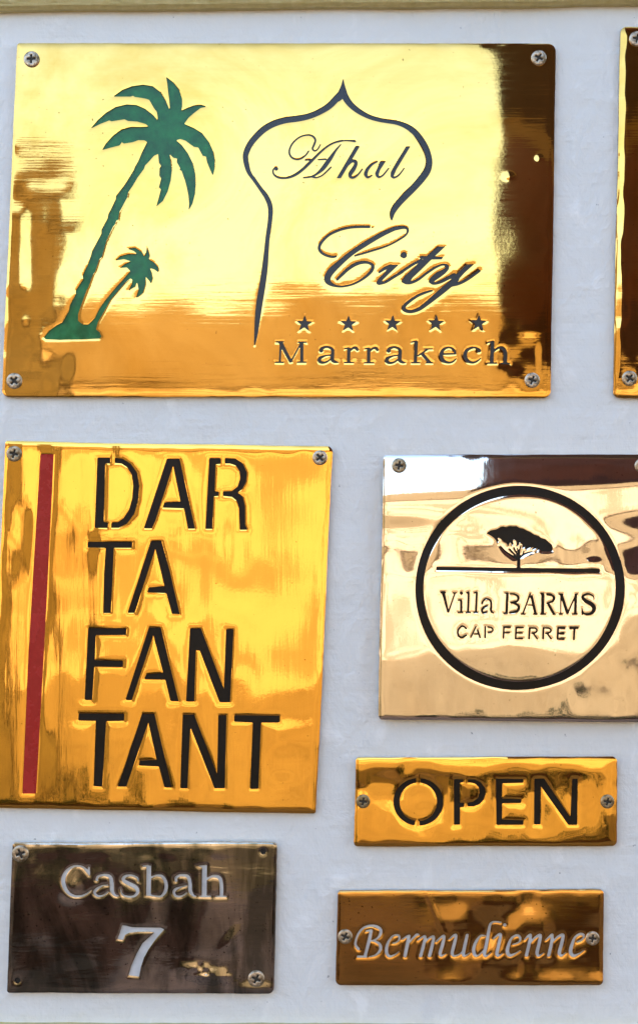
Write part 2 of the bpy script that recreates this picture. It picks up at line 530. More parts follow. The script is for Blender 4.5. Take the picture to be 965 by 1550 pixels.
def sign(name, label, cat, quad, radii, glyphs, mat, edge_mat, relief, screws, cell=1.5, T=1.5, gap=1.2,
         roll=(0.42, 4.5), groll=(0.34, 3.6), depth=0.75, group=None):
    q = np.array(quad, float)
    raw = relief
    gxx, gyy = np.meshgrid(np.linspace(q[:, 0].min(), q[:, 0].max(), 60), np.linspace(q[:, 1].min(), q[:, 1].max(), 60))
    lift = float(raw(gxx, gyy).min())
    relief = lambda a, b: raw(a, b) - lift
    ox, oy = q[:, 0].mean(), q[:, 1].max()
    root = props(empty(name, (WX(ox), 0, WZ(oy))), label, cat, group)
    xs = np.arange(q[:, 0].min() - 3, q[:, 0].max() + 3 + cell, cell)
    ys = np.arange(q[:, 1].min() - 3, q[:, 1].max() + 3 + cell, cell)
    X, Y = np.meshgrid(xs, ys)
    wob = 0.6 * vnoise(X, Y, 90, 900) + 0.22 * vnoise(X, Y, 14, 901)
    so = sdf_quad(quad, radii, X, Y) + wob
    sg = np.full(X.shape, 60.0)
    for g in glyphs: sdf_glyph(g[1], xs, ys, sg)
    px, py, lerp, polys, be, nn = march(xs, ys, np.maximum(so, -sg))
    d1, d2 = np.maximum(-lerp(so), 0), np.maximum(lerp(sg), 0)
    jit = 1 + 0.45 * vnoise(px, py, 26, 77)
    h = T + gap + relief(px, py) - roll[0] * np.exp(-d1 / (roll[1] * jit)) - groll[0] * np.exp(-d2 / (groll[1] * jit))
    def loc(x, y, hh): return np.stack([(x - ox) * S, -hh / 1000, (oy - y) * S], 1)
    co = loc(px, py, h)
    n = len(co)
    low = loc(px, py, np.full(n, gap))
    used = np.unique(be)
    mp = -np.ones(n, np.int64); mp[used] = np.arange(len(used))
    k = len(used)
    wall = np.stack([mp[be[:, 0]] + n, mp[be[:, 1]] + n, mp[be[:, 1]] + n + k, mp[be[:, 0]] + n + k], 1)
    co2 = np.concatenate([co, co[used], low[used]])
    nf = sum(len(p) for p in polys)
    mi = np.concatenate([np.zeros(nf, int), np.ones(len(wall), int)])
    me = np_mesh('plate', co2, polys + [wall], mi)
    pl = link('plate', me, None, root)
    me.materials.append(mat); me.materials.append(edge_mat)
    for i, g in enumerate(glyphs):
        gm = g[2]
        x0, x1, y0, y1 = bbox(g[1], 3)
        c2 = 1.2
        gx, gy = np.arange(x0, x1 + c2, c2), np.arange(y0, y1 + c2, c2)
        f = np.full((len(gy), len(gx)), 60.0)
        sdf_glyph(g[1], gx, gy, f)
        ax, ay, _, pp, _, _ = march(gx, gy, f - 1.0)
        dep = g[3] if len(g) > 3 else depth
        hh = T + gap + relief(ax, ay) - dep - 0.004 * (i % 7)
        hh = np.maximum(hh, gap + 0.02 + 0.004 * (i % 7))
        gme = np_mesh(g[0], loc(ax, ay, hh), pp)
        link(g[0], gme, M[gm], root)
    hm, rm = screw_meshes()
    for (sx, sy, sr, rot) in screws:
        zz = float(relief(np.array([float(sx)]), np.array([float(sy)]))[0])
        s = link('screw', hm, None, root)
        s.location = ((sx - ox) * S, -(T + gap + zz) / 1000, (oy - sy) * S)
        s.scale = (sr / 12.0,) * 3
        s.rotation_euler = (random.Random(int(sx)).uniform(-.05, .05), math.radians(rot), random.Random(int(sy)).uniform(-.06, .06))
        rc = link('cross_recess', rm, None, s)
    return root

# ================================================================== SETTING (what the polished metal mirrors)
g_me = box_mesh('ground', -40, 40, -40, 40, -0.2, 0.0)
props(link('ground', g_me, M['ground']), kind='structure')
w_me = box_mesh('added_shade_wall', -9, 9, 0.03, 0.35, 0.0, 5.0)
props(link('added_shade_wall', w_me, M['own_wall']), kind='structure')  # unseen wall added to block the sun and shade the ground

ow = props(empty('garden_wall', (0, -4.6, 0)), 'low sand coloured plaster wall with ochre base facing the signs', 'wall')
link('coping', box_mesh('coping', -10, 10, -0.38, 0.03, 1.90, 2.27, 0.02), M['wall_lo'], ow)
link('plaster_face', box_mesh('plaster_face', -10, 10, -0.35, 0, 0.86, 1.90, 0.004), M['wall_hi'], ow)
link('painted_base', box_mesh('painted_base', -10, 10, -0.35, 0.012, 0.0, 0.86, 0.005), M['wall_lo'], ow)

dr = props(empty('gate', (-1.38, -4.55, 0)), 'tall dark double gate added out of view for the signs to mirror', 'gate')  # gate added out of view as a dark band for the metal to mirror
for sx in (-1, 1):
    link('leaf', box_mesh('leaf', -0.42 if sx < 0 else 0.004, -0.004 if sx < 0 else 0.42, 0, 0.05, 0.02, 2.60, 0.006), M['wood'], dr)
link('frame', box_mesh('frame', -0.50, 0.50, 0, 0.07, 2.603, 2.72, 0.008), M['wood'], dr)

rg = props(empty('added_rug', (0.30, -1.80, 1.74)), 'unseen dark red brown rug added for the signs to mirror', 'rug')  # rug stands in, unseen, for the dark shape mirrored at right
def rug_mesh():
    W, Hh, nx, nz = 1.5, 1.50, 60, 40
    v, fc = [], []
    for side in (0, 1):
        for j in range(nz + 1):
            for i in range(nx + 1):
                x, z = W * i / nx, Hh * j / nz
                y = 0.03 * math.sin(x * 9 + 0.4) * (1 - z / Hh * 0.6) + 0.012 * side
                v.append((x + 0.012 * math.sin(z * 7), y, z + 0.010 * math.sin(x * 17)))
    n1 = (nx + 1) * (nz + 1)
    for j in range(nz):
        for i in range(nx):
            a = j * (nx + 1) + i
            fc.append((a, a + 1, a + nx + 2, a + nx + 1))
            fc.append((n1 + a + nx + 1, n1 + a + nx + 2, n1 + a + 1, n1 + a))
    me = bpy.data.meshes.new('rug'); me.from_pydata(v, [], fc); me.update()
    for p in me.polygons: p.use_smooth = True
    return me
link('wool_sheet', rug_mesh(), M['rug'], rg)
link('pole', box_mesh('pole', -0.1, 1.6, -0.02, 0.03, 1.47, 1.52, 0.012), M['wood'], rg)
for bx in (0.05, 1.40):
    link('wall_bracket', box_mesh('wall_bracket', bx, bx + 0.05, -0.04, 1.84, 1.522, 1.58, 0.006), M['wood'], rg)

# shrub troughs added out of view as dark shapes for the metal to mirror
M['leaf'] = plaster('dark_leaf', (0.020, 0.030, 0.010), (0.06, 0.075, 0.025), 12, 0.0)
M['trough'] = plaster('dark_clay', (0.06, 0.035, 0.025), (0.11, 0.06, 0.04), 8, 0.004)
def trough(label, x, y, length, seed):
    t = props(empty('added_shrub_trough', (x, y, 0)), label, 'planter', 'unseen planters added along the sand coloured wall')
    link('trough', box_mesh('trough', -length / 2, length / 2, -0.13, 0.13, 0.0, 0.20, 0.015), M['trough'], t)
    rnd = random.Random(seed)
    v, f = [], []
    for _ in range(900):
        px, py = rnd.uniform(-length / 2, length / 2), rnd.uniform(-0.14, 0.14)
        top = 0.34 + 0.13 * math.sin(px * 9 + seed) + 0.05 * math.sin(px * 23)
        pz = 0.20 + rnd.random() ** 0.8 * top
        a, b, r = rnd.uniform(0, 6.28), rnd.uniform(-0.8, 0.9), rnd.uniform(0.035, 0.07)
        d = Vector((math.cos(a) * math.cos(b), math.sin(a) * math.cos(b), math.sin(b))); n = d.cross(Vector((0, 0, 1))).normalized() * r * 0.3
        p = Vector((px, py, pz)); k = len(v)
        v += [p, p + d * r * 0.5 + n, p + d * r, p + d * r * 0.5 - n]
        f.append((k, k + 1, k + 2, k + 3))
    me = bpy.data.meshes.new('foliage'); me.from_pydata(v, [], f); me.update()
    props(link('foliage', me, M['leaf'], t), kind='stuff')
trough('unseen shrub trough added beside the dark gate for the signs to mirror', -0.78, -3.9, 0.75, 1)
trough('unseen shrub trough added below the dark rug for the signs to mirror', 0.78, -3.9, 0.75, 2)

# ------------------------------------------------------------------ the painted board with its gilt rails
board = props(empty('sign_board', (0, 0, WZ(1600))), 'pale blue grey painted board edged with dull gold rails', 'board')
bz = WZ(1600)
link('painted_panel', box_mesh('painted_panel', WX(-420), WX(1500), 0.0, 0.022, WZ(1600) - bz, WZ(-90) - bz), M['board'], board)

def rail_mesh(name, ptsb, ptst, thick, n=220, seed=1):
    """a wooden strip whose lower and upper edges run between given photo points"""
    (xa, ya), (xb, yb) = ptsb; (xc, yc), (xd, yd) = ptst
    prof = [(0.0, 0.0), (0.0, 0.55), (0.05, 0.85), (0.14, 1.0), (0.86, 1.0), (0.95, 0.9), (1.0, 0.7), (1.0, 0.0)]
    v, fc = [], []
    for i in range(n + 1):
        t = i / n
        x = xa + (xb - xa) * t
        wv = 1.1 * float(vnoise(np.array([x]), np.array([0.0]), 70, 300 + seed)[0]) + 0.4 * float(vnoise(np.array([x]), np.array([9.0]), 16, 310 + seed)[0])
        for (u, w) in prof:
            y = (ya + (yb - ya) * t + wv) * (1 - u) + (yc + (yd - yc) * t + wv) * u
            v.append((WX(x), -thick * w - 0.0003 * wv * w, WZ(y) - bz))
    m = len(prof)
    for i in range(n):
        for k in range(m - 1):
            a = i * m + k
            fc.append((a, a + 1, a + m + 1, a + m))
    fc.append(tuple(range(m))); fc.append(tuple(reversed(range(n * m, n * m + m))))
    me = bpy.data.meshes.new(name); me.from_pydata(v, [], fc); me.update()
    return me
link('frame_rail', rail_mesh('rail', [(-420, 22), (1500, 4)], [(-420, -84), (1500, -90)], 0.007), M['rail'], board)
link('frame_rail', rail_mesh('rail', [(-420, 1600), (1500, 1600)], [(-420, 1546.5), (1500, 1556)], 0.006, seed=2), M['rail'], board)
hm, rm = screw_meshes()
rs = link('screw', hm, None, board)
rs.location = (WX(318), -0.0068, WZ(-6) - bz); rs.scale = (0.75,) * 3; rs.rotation_euler = (0, 0.5, 0)
link('cross_recess', rm, None, rs)

# ================================================================== LETTERING
A = Win(130, 110, 200); B = Win(60, 310, 200)
palm = [A.poly((200,180),(270,130),(340,103),(420,92),(490,103),(545,145),(585,210),(610,268),(616,268),(610,200),(603,150),(597,90),(588,35),
    (640,75),(685,135),(705,200),(705,250),(698,282),(740,262),(790,243),(840,238),(888,253),(840,262),(790,300),(750,335),(720,378),
    (790,408),(850,445),(900,510),(930,580),(943,650),(940,710),(928,757),(905,705),(885,655),(878,615),(855,612),(835,575),(822,550),(790,545),
    (755,520),(728,500),(690,488),(660,497),(700,530),(745,590),(780,660),(800,740),(803,820),(798,890),(780,960),(750,1012),(755,960),(750,900),
    (738,840),(725,790),(700,720),(685,712),(690,700),(665,655),(668,630),(640,625),(612,597),(622,650),(630,720),(622,790),(600,870),(565,940),
    (515,982),(530,930),(550,855),(535,840),(552,775),(538,755),(540,700),(552,685),(535,660),(530,597),(500,610),(470,645),(435,682),(428,705),
    (380,770),(345,830),(312,878),(305,915),(265,990),(248,1020),(240,1080),(160,1080),(165,1045),(222,925),(222,905),(280,830),(300,800),(352,715),
    (362,690),(385,650),(410,590),(450,510),(430,498),(385,497),(345,512),(280,522),(265,512),(250,535),(190,550),(120,570),(150,520),(200,465),
    (260,420),(330,400),(400,400),(460,398),(440,380),(380,362),(310,357),(285,345),(240,352),(190,360),(175,353),(110,378),(35,415),(90,350),
    (150,297),(220,255),(300,236),(370,240),(430,265),(490,310),(525,350),(527,330),(520,290),(500,265),(480,230),(465,203),(440,195),(400,188),
    (360,182),(345,173),(332,180),(290,180)),
  B.poly((550,-8),(505,70),(505,92),(455,185),(455,213),(385,345),(380,370),(355,440),(330,490),(318,520),(322,545),(268,628),(268,655),(225,735),(218,775),
    (190,825),(170,860),(130,880),(75,920),(35,970),(50,985),(150,988),(300,985),(440,980),(457,965),(440,930),(415,912),(430,860),(470,790),(520,700),
    (570,640),(630,570),(665,540),(680,548),(676,580),(650,630),(700,600),(714,565),(725,620),(705,685),(755,650),(775,590),(778,530),(805,560),(815,582),
    (828,540),(818,490),(808,465),(840,475),(870,497),(868,460),(840,425),(800,400),(805,370),(785,312),(780,350),(765,380),(745,345),(700,315),(638,322),
    (690,340),(714,362),(650,362),(590,378),(555,410),(620,400),(668,415),(625,435),(585,465),(640,460),(665,487),(620,540),(560,605),(490,690),(440,760),
    (405,830),(360,875),(320,875),(285,850),(285,800),(305,745),(350,620),(362,600),(395,510),(410,490),(440,400),(458,385),(485,290),(492,265),(540,160),
    (554,145),(590,40),(612,-8))]
D = Win(360, 110, 160); E = Win(510, 110, 160); F = Win(370, 270, 60 * 965 / 358.0)
arch = [E.st((55,65,6),(52,110,24),(45,170,56),(20,225,66),(-3,242,64)),
  D.st((948,190,62),(900,240,62),(830,310,60),(740,365,55),(640,405,55),(540,425,58),(430,440,58),(330,470,60),(240,520,60),(165,590,58),(110,660,56),
       (78,730,54),(70,780,50),(82,850,48),(103,915,40),(150,985,32),(200,1055,34),(260,1140,38)),
  F.st((80,-5,26),(140,85,30),(195,165,44),(228,240,46),(235,310,44),(228,400,40),(210,530,40),(198,660,44),(185,800,54),(165,950,58),(140,1100,60),
       (120,1250,52),(105,1400,34),(95,1480,18),(92,1510,8)),
  E.st((55,65,6),(53,110,26),(58,170,52),(72,225,62),(120,295,56),(195,357,50),(290,408,42),(380,435,40),(450,448,38),(540,462,40),(620,490,48),(690,535,56),
       (750,600,56),(800,680,56),(830,760,54),(838,830,56),(820,900,62),(770,970,66),(700,1050,64),(620,1130,62),(555,1200,60),(510,1270,46),(498,1320,28),(496,1350,12))]
G = Win(410, 195, 110); H = Win(505, 195, 120)
ahal = [[G.disc(70,535,27), G.st((60,515,20),(32,545,22),(28,585,24),(55,628,26),(110,655,28),(190,660,28),(270,640,36),(340,605,40),(420,545,40),(500,470,40),(570,400,36),
          (640,330,32),(720,260,28),(800,208,26),(880,178,26),(945,165,26)), H.st((50,165,20),(130,150,18),(200,152,22),(240,155,28),(258,158,26)),
         G.st((925,215,16),(860,290,30),(800,380,50),(750,450,58),(690,530,56),(620,595,34),(540,640,26),(430,655,20)),
         G.st((545,645,22),(600,655,20),(670,630,20),(730,580,22),(795,515,22)), G.st((455,420,22),(530,415,22)), G.st((625,415,20),(725,410,24)),
         G.st((500,300,20),(460,355,22),(400,400,24),(340,413,22),(280,390,26),(245,335,26),(250,270,24),(290,195,24),(360,130,22),(430,98,22),(510,90,24),
          (565,115,28),(588,160,28),(570,220,28),(550,270,26),(580,300,22),(620,275,20),(655,215,16))],
        [H.poly((262,215),(318,215),(85,608),(30,608)), H.st((110,520,18),(170,440,34),(220,400,36),(260,405,44),(265,440,44),(235,500,52),(200,550,50),(200,590,36),(240,600,26),(290,565,22),(345,495,18))],
        [H.st((525,405,18),(460,440,30),(405,500,42),(388,560,42),(405,595,30),(435,590,22),(462,570,16)),
         H.poly((560,400),(630,400),(560,510),(545,560),(505,580),(500,540),(545,450)), H.st((525,570,40),(545,595,26),(590,575,22),(630,530,20),(665,485,16))],
        [H.poly((875,220),(930,218),(760,500),(735,560),(720,590),(685,570),(690,530),(720,475)), H.st((705,580,40),(730,600,26),(780,575,22),(820,530,18),(852,485,16))]]
I_ = Win(470, 330, 140); J = Win(590, 350, 150)
city = [[I_.st((608,97,28),(500,97,28),(400,105,28),(300,130,28),(200,175,28),(130,235,30),(90,300,32),(100,350,32),(150,390,26),(220,410,26),(262,405,22)),
         I_.st((455,400,16),(540,375,22),(640,345,22),(740,315,20),(830,280,18),(920,230,20),(985,185,20),(1010,140,24),(1000,112,28),(960,102,34),(900,110,42),(860,120,44),(760,165,50),(660,220,52),(560,280,54),
           (460,345,52),(370,415,54),(290,485,62),(220,550,72),(180,610,70),(175,655,66),(205,690,44),(260,712,28),(330,718,22),(420,700,22),(500,665,24),(580,610,30),
           (635,550,36),(645,500,34),(600,470,30),(530,468,34),(460,490,38),(390,535,36),(330,590,34),(275,645,28)), I_.poly((625,97),(662,103),(632,112))],
        [I_.st((712,570,22),(770,530,34),(830,505,40)), I_.poly((830,490),(918,490),(800,600),(745,655),(725,700),(690,700),(680,680),(700,640),(770,570)),
         I_.st((712,690,28),(780,670,30),(870,615,30),(950,568,28)), J.st((0,472,26),(80,420,28),(160,365,28),(230,320,28),(300,285,26)), J.disc(132,237,31)],
        [J.poly((465,150),(535,152),(420,260),(300,380),(215,460),(190,505),(150,520),(115,505),(115,480),(150,430),(270,320),(360,240)), J.poly((278,268),(295,243),(360,246),(515,252),(500,278),(400,280)),
         J.st((150,508,26),(200,505,28),(270,475,26),(350,415,24),(430,360,24))],
        [J.st((430,360,24),(500,330,20),(545,335,26),(555,360,34),(520,395,48),(465,430,60),(415,470,52),(402,497,42),(430,513,26),(490,495,34),(560,460,36),(620,430,40)),
         J.poly((740,325),(815,325),(720,410),(640,500),(575,545),(585,480),(640,420)),
         J.st((640,470,60),(520,570,60),(430,645,52),(350,710,44),(280,760,38),(200,785,34),(140,770,36),(135,735,34),(180,690,32),(260,635,28),(340,600,26),(405,582,18)),
         J.st((590,535,20),(660,515,30),(750,470,30),(865,390,26))]]
K = Win(410, 470, 190); L = Win(590, 470, 190)
def star(cx, cy, r=13.6, rot=3):
    pts = []
    for i in range(10):
        a = math.radians(-90 + rot + 36 * i); rr = r if i % 2 == 0 else r * 0.40
        pts.append((cx + rr * math.cos(a), cy + rr * math.sin(a)))
    return ('poly', np.array(pts))
stars = [star(460.6, 490.6), star(526.8, 490.6, rot=2), star(593.5, 490.0), star(658.9, 489.8, rot=4), star(723.3, 489.4, rot=3)]
_a = [K.st((385,308,34),(392,292,24),(430,281,18),(470,300,24),(472,340,28),(470,380,28),(490,396,22),(515,400,10)),
      K.st((460,345,13),(420,348,13),(375,368,26),(372,390,28),(395,402,20),(430,395,15),(462,370,12))]
_r = [K.line(597,287,595,398,26), K.line(560,297,600,288,12), K.line(558,402,640,402,12), K.st((605,312,15),(630,290,18),(652,290,24),(662,302,24))]
mk = [[K.line(75,246,68,398,15), K.poly((50,238),(85,238),(168,398),(142,404)), K.line(153,395,232,248,13), K.line(237,244,236,396,25), K.line(34,243,100,243,12),
       K.line(205,245,276,245,12), K.line(30,400,100,400,12), K.line(200,399,272,399,12)], _a, _r, [shift(s, 153 / K.s, 0.3) for s in _r], [shift(s, 517 / K.s, 0.5) for s in _a],
      [L.line(200,236,192,400,26), L.line(160,245,205,236,12), L.line(158,403,232,403,12), L.line(208,352,288,300,13), L.line(255,297,328,297,11), L.poly((230,338),(252,322),(318,400),(285,402)), L.line(268,404,330,404,11)],
      [L.line(395,337,505,334,14), L.st((500,330,17),(485,300,18),(445,286,15),(405,305,24),(390,345,30),(405,385,28),(445,402,18),(480,395,14),(505,372,9))],
      [L.disc(680,310,16), L.st((680,300,18),(640,286,15),(590,305,26),(573,345,30),(590,385,28),(630,402,18),(665,392,14),(692,370,9))],
      [L.line(785,236,777,403,28), L.line(745,249,793,237,12), L.line(742,406,820,406,12), L.st((790,318,16),(830,288,18),(865,294,28),(882,330,30),(880,398,30)), L.line(845,408,918,408,12)]]
g1 = [('palm_motif', palm, 'green', 0.85), ('arch_line', arch, 'slate')]
g1 += [('letter', s, 'slate') for s in ahal + city + mk] + [('star', [s], 'slate') for s in stars]

N = Win(130, 685, 270); O = Win(110, 810, 190); P_ = Win(110, 940, 260); Q = Win(110, 1070, 320); R = Win(30, 680, 60 * 965 / 175.0)
dar = [[N.poly((65,28),(135,28),(135,58),(108,60),(100,375),(125,380),(122,408),(50,408)),
        N.poly((158,28),(200,33),(245,60),(280,110),(292,180),(285,260),(265,330),(225,385),(180,407),(140,407),(140,380),(175,377),(205,355),(235,310),(252,250),(258,180),(250,120),(225,80),(195,60),(158,57))],
       [N.poly((440,33),(508,33),(592,412),(553,412),(532,302),(415,298),(427,270),(513,266),(473,70),(378,370),(360,410),(315,410))],
       [N.poly((668,30),(730,30),(730,62),(703,64),(698,210),(720,212),(718,235),(693,237),(685,413),(647,413)),
        N.poly((752,30),(810,33),(850,60),(872,110),(868,160),(845,200),(820,217),(850,240),(862,290),(862,390),(875,418),(832,418),(828,300),(815,260),(790,240),(742,235),(742,210),(790,208),(820,185),(835,140),(830,100),(810,70),(780,60),(752,60))],
       [O.poly((120,50),(462,52),(460,98),(320,98),(312,300),(298,598),(238,598),(245,300),(258,98),(118,95))],
       [O.poly((603,45),(685,42),(750,280),(825,607),(765,603),(722,445),(575,440),(588,400),(708,392),(638,105),(480,597),(425,597))],
       [P_.poly((90,38),(305,40),(303,78),(133,78),(128,218),(287,222),(284,258),(125,255),(113,442),(70,442))],
       [P_.poly((430,35),(497,35),(597,450),(550,448),(522,328),(403,325),(415,298),(510,290),(455,80),(335,443),(298,443))],
       [P_.poly((660,40),(722,40),(850,380),(862,45),(905,45),(885,455),(825,455),(715,165),(693,162),(685,450),(638,450))],
       [Q.poly((30,28),(238,30),(237,62),(155,64),(148,200),(137,362),(98,360),(108,62),(28,60))],
       [Q.poly((318,30),(375,30),(455,367),(420,365),(395,270),(303,266),(308,242),(385,240),(347,70),(247,362),(208,362))],
       [Q.poly((503,33),(555,33),(660,305),(665,36),(703,36),(695,370),(648,370),(538,90),(525,370),(492,370))],
       [Q.poly((738,36),(945,38),(943,70),(860,70),(848,372),(810,372),(822,70),(737,66))]]
g3 = [('letter', s, 'black') for s in dar] + [('bar', [R.poly((94,22),(153,22),(130,500),(110,900),(75,1518),(15,1518),(42,900),(65,500))], 'red', 0.30)]

T_ = Win(720, 770, 130); S_ = Win(650, 790, 260); U = Win(660, 885, 120); V = Win(770, 885, 135)
ring = ('stroke', np.array([(784 + 150.6 * math.cos(t) - 1.5 * math.sin(t), 889.5 + 147.4 * math.sin(t), 6.6 + 0.5 * math.sin(3 * t + 1)) for t in np.linspace(0, 2 * math.pi, 120)]))
tree = [T_.poly((105,275),(150,245),(210,232),(235,222),(260,205),(300,200),(330,207),(370,196),(410,198),(445,196),(480,215),(520,222),(560,245),(600,262),(640,290),(690,305),(720,328),(765,340),(790,362),(835,400),(848,440),(840,475),
         (790,482),(720,478),(700,460),(712,448),(665,470),(680,438),(640,448),(600,468),(632,425),(590,435),(550,455),(545,425),(512,436),(505,395),(475,372),(465,412),(442,410),(440,385),(432,352),(412,342),(402,360),(410,400),
         (385,408),(380,375),(362,388),(355,412),(330,375),(290,358),(262,330),(228,325),(250,365),(225,372),(185,322),(150,298)),
        T_.st((462,675,40),(465,580,36),(468,520,30)), T_.st((460,565,28),(380,520,22),(310,470,18),(262,415,12)), T_.st((455,545,22),(400,490,18),(365,445,12)),
        T_.st((465,530,22),(430,470,16),(412,430,12)), T_.st((468,530,26),(475,470,18),(492,410,14)), T_.st((462,490,16),(452,440,12)), T_.st((478,545,26),(520,512,20),(570,492,16),(620,480,12)), T_.st((512,515,14),(525,470,12)),
        S_.poly((32,250),(480,256),(945,262),(945,283),(480,277),(32,270))]
villa = [[U.poly((52,88),(92,88),(145,335),(122,335)), U.line(215,95,136,330,18), U.line(35,88,105,88,18), U.line(180,95,242,95,16)],
         [U.disc(292,97,21), U.line(290,180,290,328,28), U.line(250,184,297,178,16), U.line(242,331,318,331,15)],
         [U.line(380,82,372,328,26), U.line(345,97,390,82,16), U.line(340,331,408,331,15)], [U.line(478,82,468,328,26), U.line(435,98,488,82,16), U.line(432,331,500,331,15)],
         [U.st((543,218,28),(560,185,20),(600,165,18),(645,190,26),(652,250,26),(650,310,28),(685,338,13)), U.st((612,250,14),(560,275,24),(540,305,28),(555,335,22),(605,328,15))],
         [U.line(848,92,838,340,32), U.line(805,98,862,98,14), U.line(795,342,856,342,14), V.st((-8,95,13),(50,100,17),(85,130,28),(75,170,22),(30,188,15),(0,190,13)), V.st((30,190,14),(80,215,26),(90,250,30),(65,285,26),(-10,300,13))],
         [V.line(215,88,134,308,18), V.line(226,112,270,312,30), V.line(188,217,250,217,13), V.line(108,311,165,311,13), V.line(240,312,292,312,13)],
         [V.line(348,88,345,314,36), V.line(318,92,362,92,13), V.line(318,312,385,312,13), V.st((388,98,13),(440,105,18),(468,135,30),(450,175,22),(390,197,13)), V.line(402,192,468,314,28), V.line(450,312,488,312,13)],
         [V.line(540,95,540,312,14), V.line(545,95,615,310,32), V.line(615,305,702,100,16), V.line(702,95,696,312,30), V.line(510,97,570,97,13), V.line(690,97,732,97,13), V.line(515,311,568,311,13), V.line(658,312,722,312,13)],
         [V.st((896,160,9),(890,120,15),(845,96,18),(790,108,26),(776,135,32),(810,170,40),(870,205,44),(898,245,44),(880,295,34),(830,315,22),(785,300,18),(768,255,10)), V.line(768,245,768,320,14)],
         [U.st((350,525,22),(305,495,20),(262,530,22),(248,575,24),(265,620,24),(305,635,20),(352,605,20))], [U.line(470,498,402,640,20), U.line(484,535,520,642,22), U.line(440,592,500,592,15)],
         [U.line(580,495,578,645,22), U.st((608,507,15),(655,515,19),(672,545,22),(650,570,19),(612,575,15))], [U.line(805,503,800,650,22), U.line(800,510,893,510,16), U.line(800,578,885,578,15)],
         [V.line(62,452,55,582,20), V.line(60,458,145,458,15), V.line(58,515,135,515,14), V.line(55,576,142,576,15)],
         [V.line(208,452,200,585,22), V.st((222,461,15),(270,465,17),(284,490,20),(265,513,17),(228,518,15)), V.line(245,518,293,585,18)],
         [V.line(355,452,350,585,22), V.st((370,461,15),(418,465,17),(436,490,20),(415,513,17),(376,518,15)), V.line(392,518,442,585,18)],
         [V.line(512,455,505,585,22), V.line(508,462,592,462,15), V.line(505,520,585,520,15), V.line(505,580,585,580,15)], [V.line(630,462,735,462,17), V.line(688,462,680,590,24)]]
g4 = [('circle_line', [ring], 'black'), ('tree_motif', tree, 'black')] + [('letter', s, 'black') for s in villa]

X_ = Win(585, 1165, 150); Y_ = Win(730, 1165, 155)
opn = [[X_.arc(305,310,(243,231),(181,186),99,264), X_.arc(305,310,(243,231),(181,186),-84,87)],
       [X_.poly((650,88),(745,90),(740,118),(708,125),(708,318),(750,320),(748,360),(710,362),(708,532),(650,532)),
        X_.poly((785,90),(850,90),(910,120),(950,170),(960,225),(940,290),(895,335),(840,355),(785,355),(785,318),(835,308),(880,275),(900,220),(893,170),(860,135),(820,122),(785,122))],
       [Y_.poly((120,80),(380,85),(378,120),(182,125),(175,268),(362,275),(358,310),(180,312),(178,465),(380,472),(378,515),(125,515))],
       [Y_.poly((482,82),(575,80),(820,445),(838,82),(890,82),(885,515),(800,515),(545,155),(540,512),(478,512))]]
g5 = [('letter', s, 'black') for s in opn]

Zc = Win(85, 1295, 140); AA = Win(215, 1295, 135); BB = Win(170, 1385, 90)
cas = [[Zc.st((345,165,46),(290,112,26),(230,97,24),(170,112,32),(112,165,48),(82,245,58),(102,330,54),(150,390,42),(210,415,32),(280,410,26),(340,380,18),(378,347,10)), Zc.poly((338,105),(358,105),(362,200),(346,200))],
       [Zc.st((432,245,36),(445,208,30),(510,192,34),(570,212,48),(586,280,56),(590,360,54),(620,405,30),(655,412,16)), Zc.st((545,300,20),(490,305,18),(430,340,36),(407,380,36),(440,413,30),(500,405,22),(550,368,18))],
       [Zc.st((862,260,16),(850,222,26),(790,197,26),(725,207,36),(707,245,46),(760,280,54),(835,320,56),(855,370,46),(820,412,32),(750,418,26),(695,395,22),(680,340,14))],
       [AA.line(80,98,75,425,50), AA.line(15,108,75,98,20), AA.st((100,228,22),(160,205,26),(225,217,42),(263,290,50),(258,370,48),(215,428,30),(160,430,22),(100,420,22))],
       [AA.st((372,262,38),(375,225,36),(430,202,36),(500,217,48),(522,290,52),(525,370,54),(560,423,30),(590,430,14)), AA.st((490,315,20),(430,330,18),(370,352,36),(348,388,38),(370,428,30),(430,430,24),(490,392,18))],
       [AA.line(680,95,675,428,52), AA.poly((605,100),(700,88),(700,112),(640,118)), AA.line(620,431,750,431,17), AA.st((705,242,24),(770,212,36),(838,228,50),(860,300,50),(862,420,50)), AA.line(795,432,918,432,17)],
       [BB.poly((170,150),(230,155),(320,178),(500,185),(790,190),(850,220),(760,320),(680,420),(590,550),(520,680),(470,830),(440,990),(270,970),(320,800),(400,620),(500,440),(690,270),(600,258),(420,258),(280,275),(215,310),(185,390),(90,380),(130,280))]]
PXW = Win(0, 0, 965)
def thin(shapes, k): return [(a, np.concatenate([q[:, :2], q[:, 2:] * k], 1)) if a == 'stroke' else (a, q) for a, q in shapes]
cas = [thin(c, 0.76) for c in cas]
g6 = [('letter', s, 'pale') for s in cas] + [('screw_hole', [PXW.disc(398.5, 1287, 4.6)], 'hole', 1.2), ('screw_hole', [PXW.disc(27.5, 1483, 4.6)], 'hole', 1.2)]

